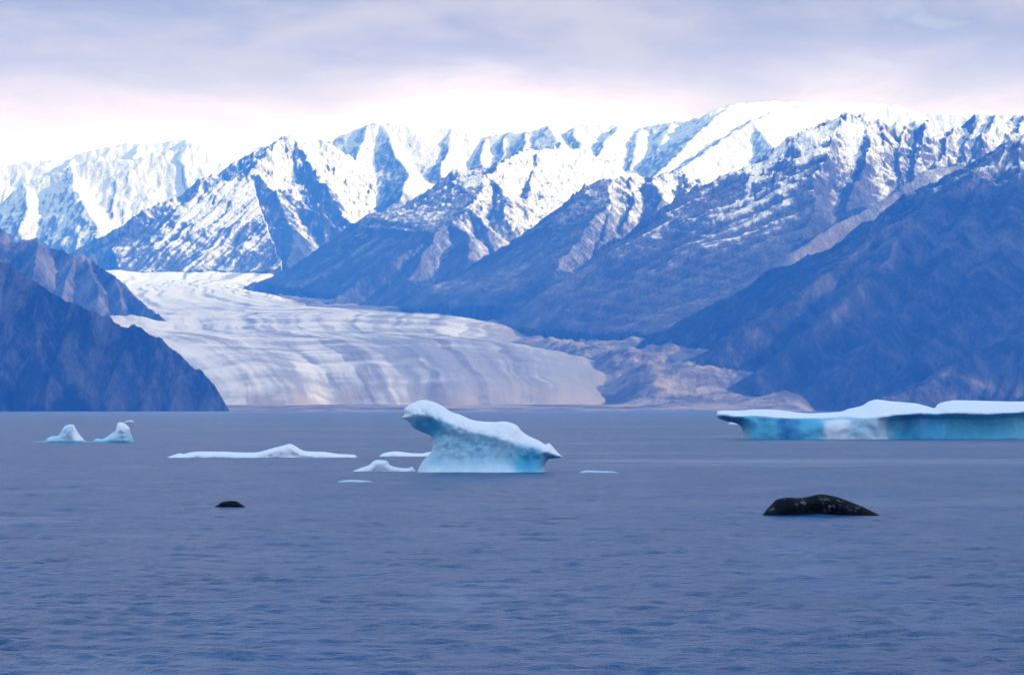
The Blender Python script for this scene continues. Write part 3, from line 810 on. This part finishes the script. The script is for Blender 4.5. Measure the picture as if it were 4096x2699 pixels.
def c_shade(px, row, x, z):
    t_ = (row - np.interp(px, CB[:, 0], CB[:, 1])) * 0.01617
    sn = 1 - sstep(-0.6, 0.6, t_)  # white cap over blue ice; part of the contrast is painted lighting
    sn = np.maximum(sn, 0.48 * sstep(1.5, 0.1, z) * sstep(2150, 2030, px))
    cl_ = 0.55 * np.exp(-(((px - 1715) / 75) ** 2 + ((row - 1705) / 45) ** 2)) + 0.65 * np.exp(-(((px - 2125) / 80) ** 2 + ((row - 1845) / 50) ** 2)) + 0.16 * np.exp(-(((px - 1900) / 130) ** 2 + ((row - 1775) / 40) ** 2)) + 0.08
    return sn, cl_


o = body('iceberg', [(1668, 1887), (1688, 1847), (1724, 1807), (1731, 1772), (1721, 1742), (1683, 1726), (1653, 1711), (1638, 1691), (1618, 1676), (1605, 1671), (1619, 1656), (1615, 1638), (1633, 1621), (1658, 1608), (1688, 1599), (1729, 1605), (1769, 1623), (1804, 1646), (1840, 1658), (1880, 1676), (1920, 1684), (1976, 1687), (2016, 1685), (2046, 1691), (2071, 1704), (2087, 1724), (2117, 1744), (2157, 1762), (2180, 1777), (2195, 1772), (2208, 1782), (2228, 1805), (2243, 1820), (2256, 1826), (2233, 1832), (2198, 1835), (2185, 1848), (2180, 1868), (2181, 1887)],
         1887, M_ice, 1.9, 1.1, c_front, c_shade, res=85, sink=2.5, rugged=0.055, seed=3)
tag(o, 'large leaning iceberg with overhanging left head in the middle of the water', 'iceberg')

# wide tabular iceberg at the right edge
RB = np.array([(2860, 1656), (2936, 1664), (3018, 1660), (3099, 1668), (3181, 1671), (3290, 1670), (3372, 1664), (3453, 1671), (3519, 1666), (3590, 1657), (3671, 1652), (3753, 1652), (3835, 1652), (3943, 1655), (4096, 1645), (4600, 1650), (5100, 1680)])


def r_front(px, row, x, z):
    b = np.interp(px, RB[:, 0], RB[:, 1])
    t_ = (row - b) * 0.0342
    under = np.interp(px, [2850, 3000, 3200, 3400, 3500, 3545, 3600, 4600, 5100], [2.2, 0.8, 0.5, 0.2, 0.2, 2.2, 3.0, 2.4, 1.0])
    back = np.clip(-t_, 0, 3) * 2.2
    fl = 0.35 * np.sin(px / 13.0) * np.interp(px, [2950, 3000, 3120, 3200], [0, 1, 1, 0])
    bul = -1.3 * np.exp(-((px - 3430) / 90) ** 2)
    return back + under * sstep(0.0, 0.7, t_) * (1 - 0.35 * sstep(1.5, 3.5, t_)) + fl + bul + 0.8 * perlin(px / 150, row / 400, 9)


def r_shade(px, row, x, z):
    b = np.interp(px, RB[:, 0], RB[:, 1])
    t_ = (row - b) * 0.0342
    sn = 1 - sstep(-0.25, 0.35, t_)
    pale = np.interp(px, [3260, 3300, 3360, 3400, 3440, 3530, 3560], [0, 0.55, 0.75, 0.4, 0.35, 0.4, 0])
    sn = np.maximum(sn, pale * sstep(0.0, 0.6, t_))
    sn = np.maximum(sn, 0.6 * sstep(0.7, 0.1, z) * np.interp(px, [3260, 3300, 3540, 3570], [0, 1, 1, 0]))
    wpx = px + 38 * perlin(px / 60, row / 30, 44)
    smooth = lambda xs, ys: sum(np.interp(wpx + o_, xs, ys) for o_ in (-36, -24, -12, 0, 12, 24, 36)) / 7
    cl_ = smooth([2870, 2975, 3010, 3045, 3060, 3085, 3110, 3190, 3215, 3280, 3310, 3540, 3580, 3750, 3900, 4096, 4600], [0.5, 0.55, 0.45, 0.62, 0.42, 0.7, 0.86, 0.84, 0.5, 0.48, 0.15, 0.12, 0.78, 0.72, 0.52, 0.42, 0.5])  # deeper past the overhang: blue ice plus undercut shade put in the colour
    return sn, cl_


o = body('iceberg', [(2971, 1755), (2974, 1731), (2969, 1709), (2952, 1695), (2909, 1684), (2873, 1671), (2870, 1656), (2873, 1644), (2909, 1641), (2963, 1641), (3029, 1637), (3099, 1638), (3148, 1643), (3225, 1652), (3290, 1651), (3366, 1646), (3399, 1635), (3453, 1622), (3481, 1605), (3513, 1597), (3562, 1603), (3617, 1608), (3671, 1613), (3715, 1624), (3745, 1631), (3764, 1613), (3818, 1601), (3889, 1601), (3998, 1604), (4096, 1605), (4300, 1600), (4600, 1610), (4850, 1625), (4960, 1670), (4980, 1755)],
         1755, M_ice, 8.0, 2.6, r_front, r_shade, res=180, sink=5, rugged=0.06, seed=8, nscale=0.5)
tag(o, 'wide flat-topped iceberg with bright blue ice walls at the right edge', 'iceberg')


def l_shade(px, row, x, z):
    sn = np.where(px < 360, 0.38 + 0.5 * sstep(285, 310, px) + 0.2 * sstep(1712, 1700, row), 0.35 + 0.55 * sstep(1735, 1700, row))
    cl_ = 0.1 + 0.45 * sstep(1758, 1767, row) + 0.25 * np.exp(-((px - 520) / 12) ** 2 - ((row - 1755) / 12) ** 2)
    sn = sn * sstep(1766, 1757, row)
    return sn, cl_


o = body('iceberg', [(120, 1769), (150, 1766), (177, 1764), (187, 1753), (207, 1744), (228, 1743), (238, 1734), (251, 1711), (261, 1702), (281, 1697), (293, 1699), (300, 1711), (312, 1731), (328, 1751), (342, 1764), (358, 1766), (370, 1765), (379, 1756), (389, 1753), (402, 1756), (419, 1751), (446, 1732), (461, 1721), (468, 1694), (475, 1689), (493, 1690), (510, 1704), (518, 1714), (519, 1727), (525, 1741), (530, 1754), (535, 1769)],
         1768, M_ice, 1.8, 0.9, None, l_shade, res=80, sink=2, rugged=0.05, seed=12)
tag(o, 'twin-peaked pale blue iceberg at left below the dark cliff', 'iceberg')

o = body('ice_floe', [(665, 1829), (690, 1820), (718, 1812), (732, 1815), (782, 1806), (882, 1806), (965, 1809), (1029, 1808), (1082, 1794), (1129, 1782), (1159, 1775), (1182, 1785), (1218, 1803), (1294, 1807), (1353, 1815), (1418, 1819), (1426, 1829)],
         1829, M_ice, 2.2, 0.45, None, snowy, res=110, sink=0.8, rugged=0.05, seed=15)
tag(o, 'long low white ice floe with a pointed hump left of the large iceberg', 'ice floe')
o = body('ice_floe', [(1516, 1824), (1535, 1812), (1582, 1805), (1647, 1812), (1688, 1813), (1723, 1807), (1790, 1812), (1830, 1824)],
         1824, M_ice, 1.8, 0.4, None, snowy, res=60, sink=0.8, rugged=0.04, seed=17)
tag(o, 'low smooth white ice floe partly hidden behind the large iceberg', 'ice floe')
o = body('ice_floe', [(1408, 1884), (1447, 1870), (1476, 1859), (1494, 1844), (1512, 1839), (1547, 1843), (1556, 1856), (1576, 1866), (1612, 1872), (1637, 1871), (1647, 1866), (1656, 1876), (1662, 1884)],
         1884, M_ice, 0.9, 0.35, None, snowy, res=60, sink=0.6, rugged=0.03, seed=19)
tag(o, 'small white ice hump just left of the large iceberg foot', 'ice floe')


def bluish(px, row, x, z):
    return np.full_like(x, 0.22), np.full_like(x, 0.15)


o = body('ice_floe', [(2320, 1888), (2345, 1881), (2400, 1883), (2440, 1884), (2470, 1888)], 1889, M_ice, 0.8, 0.12, None, bluish, res=40, sink=0.3, rugged=0.02, seed=21)
tag(o, 'thin bluish slab of ice awash right of the large iceberg', 'ice floe')
o = body('ice_floe', [(1350, 1926), (1380, 1920), (1420, 1919), (1465, 1922), (1490, 1926)], 1926, M_ice, 0.7, 0.1, None, bluish, res=40, sink=0.3, rugged=0.02, seed=22)
tag(o, 'thin sliver of ice awash below the small white hump', 'ice floe')
o = body('ice_floe', [(494, 1687), (505, 1683), (515, 1681), (524, 1680), (533, 1684), (535, 1687)], 1687, M_ice, 1.5, 0.3, None, snowy, res=30, sink=1, rugged=0.03, seed=23)
tag(o, 'tiny white scrap of ice beyond the right peak of the twin-peaked iceberg', 'ice floe')
o = body('ice_floe', [(2915, 1696), (2922, 1688), (2940, 1690), (2960, 1692), (2975, 1696)], 1697, M_ice, 1.2, 0.3, None, snowy, res=30, sink=1, rugged=0.03, seed=24)
tag(o, 'tiny white piece of ice under the left overhang of the flat-topped iceberg', 'ice floe')

# ------------------------------------------------------------------ rocks awash
mr, t = new_mat('wet_rock')
oc = t.n('ShaderNodeTexCoord').outputs['Object']
sp = t.n('ShaderNodeSeparateXYZ', {0: oc})
n1 = t.noise(oc, 2.2, 5, 0.6, 0.5)
n2 = t.noise(oc, 6.0, 4, 0.6)
spots = t.math('MULTIPLY', t.ramp(n1, 0.53, 0.64), t.ramp(n2, 0.42, 0.6))
spots = t.math('MULTIPLY', spots, t.ramp(sp.outputs[2], 0.08, 0.35))
col = t.mix(spots, (0.004, 0.0045, 0.006), (0.16, 0.16, 0.14))
bp = t.n('ShaderNodeBump', {'Height': t.math('ADD', t.math('MULTIPLY', n1, 0.12), t.math('MULTIPLY', n2, 0.05)), 'Strength': 0.8, 'Distance': 1.0}).outputs[0]
finish(t, col, 0.8, bp, 0.06)
o = body('rock', [(3050, 2060), (3056, 2054), (3068, 2038), (3085, 2020), (3106, 1999), (3132, 1992), (3156, 1989), (3203, 1991), (3238, 1985), (3262, 1979), (3288, 1976), (3318, 1980), (3356, 1989), (3391, 2001), (3421, 2013), (3450, 2024), (3479, 2039), (3509, 2054), (3522, 2060)],
         2060, mr, 1.0, 0.55, None, None, res=64, sink=0.6, rugged=0.03, seed=31, nscale=2.0)
tag(o, 'large black mottled rock hump awash at right in the foreground', 'rock')
o = body('rock', [(856, 2028), (861, 2024), (874, 2016), (887, 2007), (905, 2004), (924, 2002), (947, 2005), (956, 2010), (968, 2018), (978, 2025), (984, 2028)],
         2028, mr, 0.5, 0.22, None, None, res=50, sink=0.3, rugged=0.02, seed=33, nscale=4.0)
tag(o, 'small black rock hump awash at left in the foreground', 'rock')

# ------------------------------------------------------------------ unseen clouds added to shade the water, cliff and right slope
mc, t = new_mat('shade_cloud_body')
tr = t.n('ShaderNodeBsdfTranslucent', {'Color': (0.93, 0.94, 0.97, 1)})
t.n('ShaderNodeOutputMaterial', {'Surface': tr.outputs[0]})


def shade_cloud(cx, cy, rx, ry, label, seed, cz=3000.0, thick=330.0):
    """an unseen flat-bottomed cloudbank added to block the sun: closed lumpy body"""
    n, m = 72, 20
    co, fs = [], []
    for j in range(m + 1):
        ph = -math.pi / 2 + math.pi * j / m
        for i in range(n):
            a = 2 * math.pi * i / n
            r = math.cos(ph) ** 0.55
            wob = 1 + 0.22 * float(fbm(np.array([math.cos(a) * 1.7 + seed]), np.array([math.sin(a) * 1.7]), 4, seed)[0])
            x, y = rx * r * wob * math.cos(a), ry * r * wob * math.sin(a)
            zz = thick * math.sin(ph) * (0.5 if ph < 0 else 1.0)
            co.append((x, y, zz))
    co = np.array(co)
    co[:, 2] += 140 * fbm(co[:, 0] / 900 + seed, co[:, 1] / 900, 4, seed + 1) * (0.4 + 0.6 * (co[:, 2] > 0))
    for j in range(m):
        for i in range(n):
            k = (i + 1) % n
            fs.append((j * n + i, j * n + k, (j + 1) * n + k, (j + 1) * n + i))
    me = bpy.data.meshes.new('shade_cloud')
    me.from_pydata([tuple(c) for c in co], [], fs)
    me.polygons.foreach_set('use_smooth', np.ones(len(fs), bool))
    me.materials.append(mc)
    o = bpy.data.objects.new('shade_cloud', me)
    COL.objects.link(o)
    o.location = (cx, cy, cz)
    return structure(o, label)


SX, SY = 3000 / math.tan(SUN_EL) * math.sin(SUN_AZ), 3000 / math.tan(SUN_EL) * math.cos(SUN_AZ)
shade_cloud(SX + 0, SY + 3300, 2700, 5600, 'unseen broad cloudbank off to the right, added to shade the near water', 91)
shade_cloud(SX + 1500, SY + 16000, 1250, 1500, 'unseen cloudbank added to shade the nearest right-hand slope', 95)
shade_cloud(SX - 1350, SY + 13500, 700, 620, 'unseen cloudbank added to shade the dark sea cliff', 99)

# ------------------------------------------------------------------ haze
hz_m, t = new_mat('haze_air')
v = t.n('ShaderNodeVolumePrincipled', {'Color': (0.04, 0.27, 1.0, 1), 'Density': 4.9e-5, 'Anisotropy': 0.0, 'Absorption Color': (1, 1, 1, 1)})
t.n('ShaderNodeOutputMaterial', {'Volume': v.outputs[0]})
import bmesh
bm = bmesh.new()
bmesh.ops.create_cube(bm, size=1.0)
x0, x1, y0, y1, z0, z1 = -62000, 62000, -62000, 62000, -45, 1950
for vv in bm.verts:
    vv.co = (x0 if vv.co.x < 0 else x1, y0 if vv.co.y < 0 else y1, z0 if vv.co.z < 0 else z1)
me = bpy.data.meshes.new('haze')
bm.to_mesh(me)
bm.free()
me.materials.append(hz_m)
o = bpy.data.objects.new('haze', me)
COL.objects.link(o)
o['kind'] = 'stuff'
o['label'] = 'blue haze in the air over the sound'
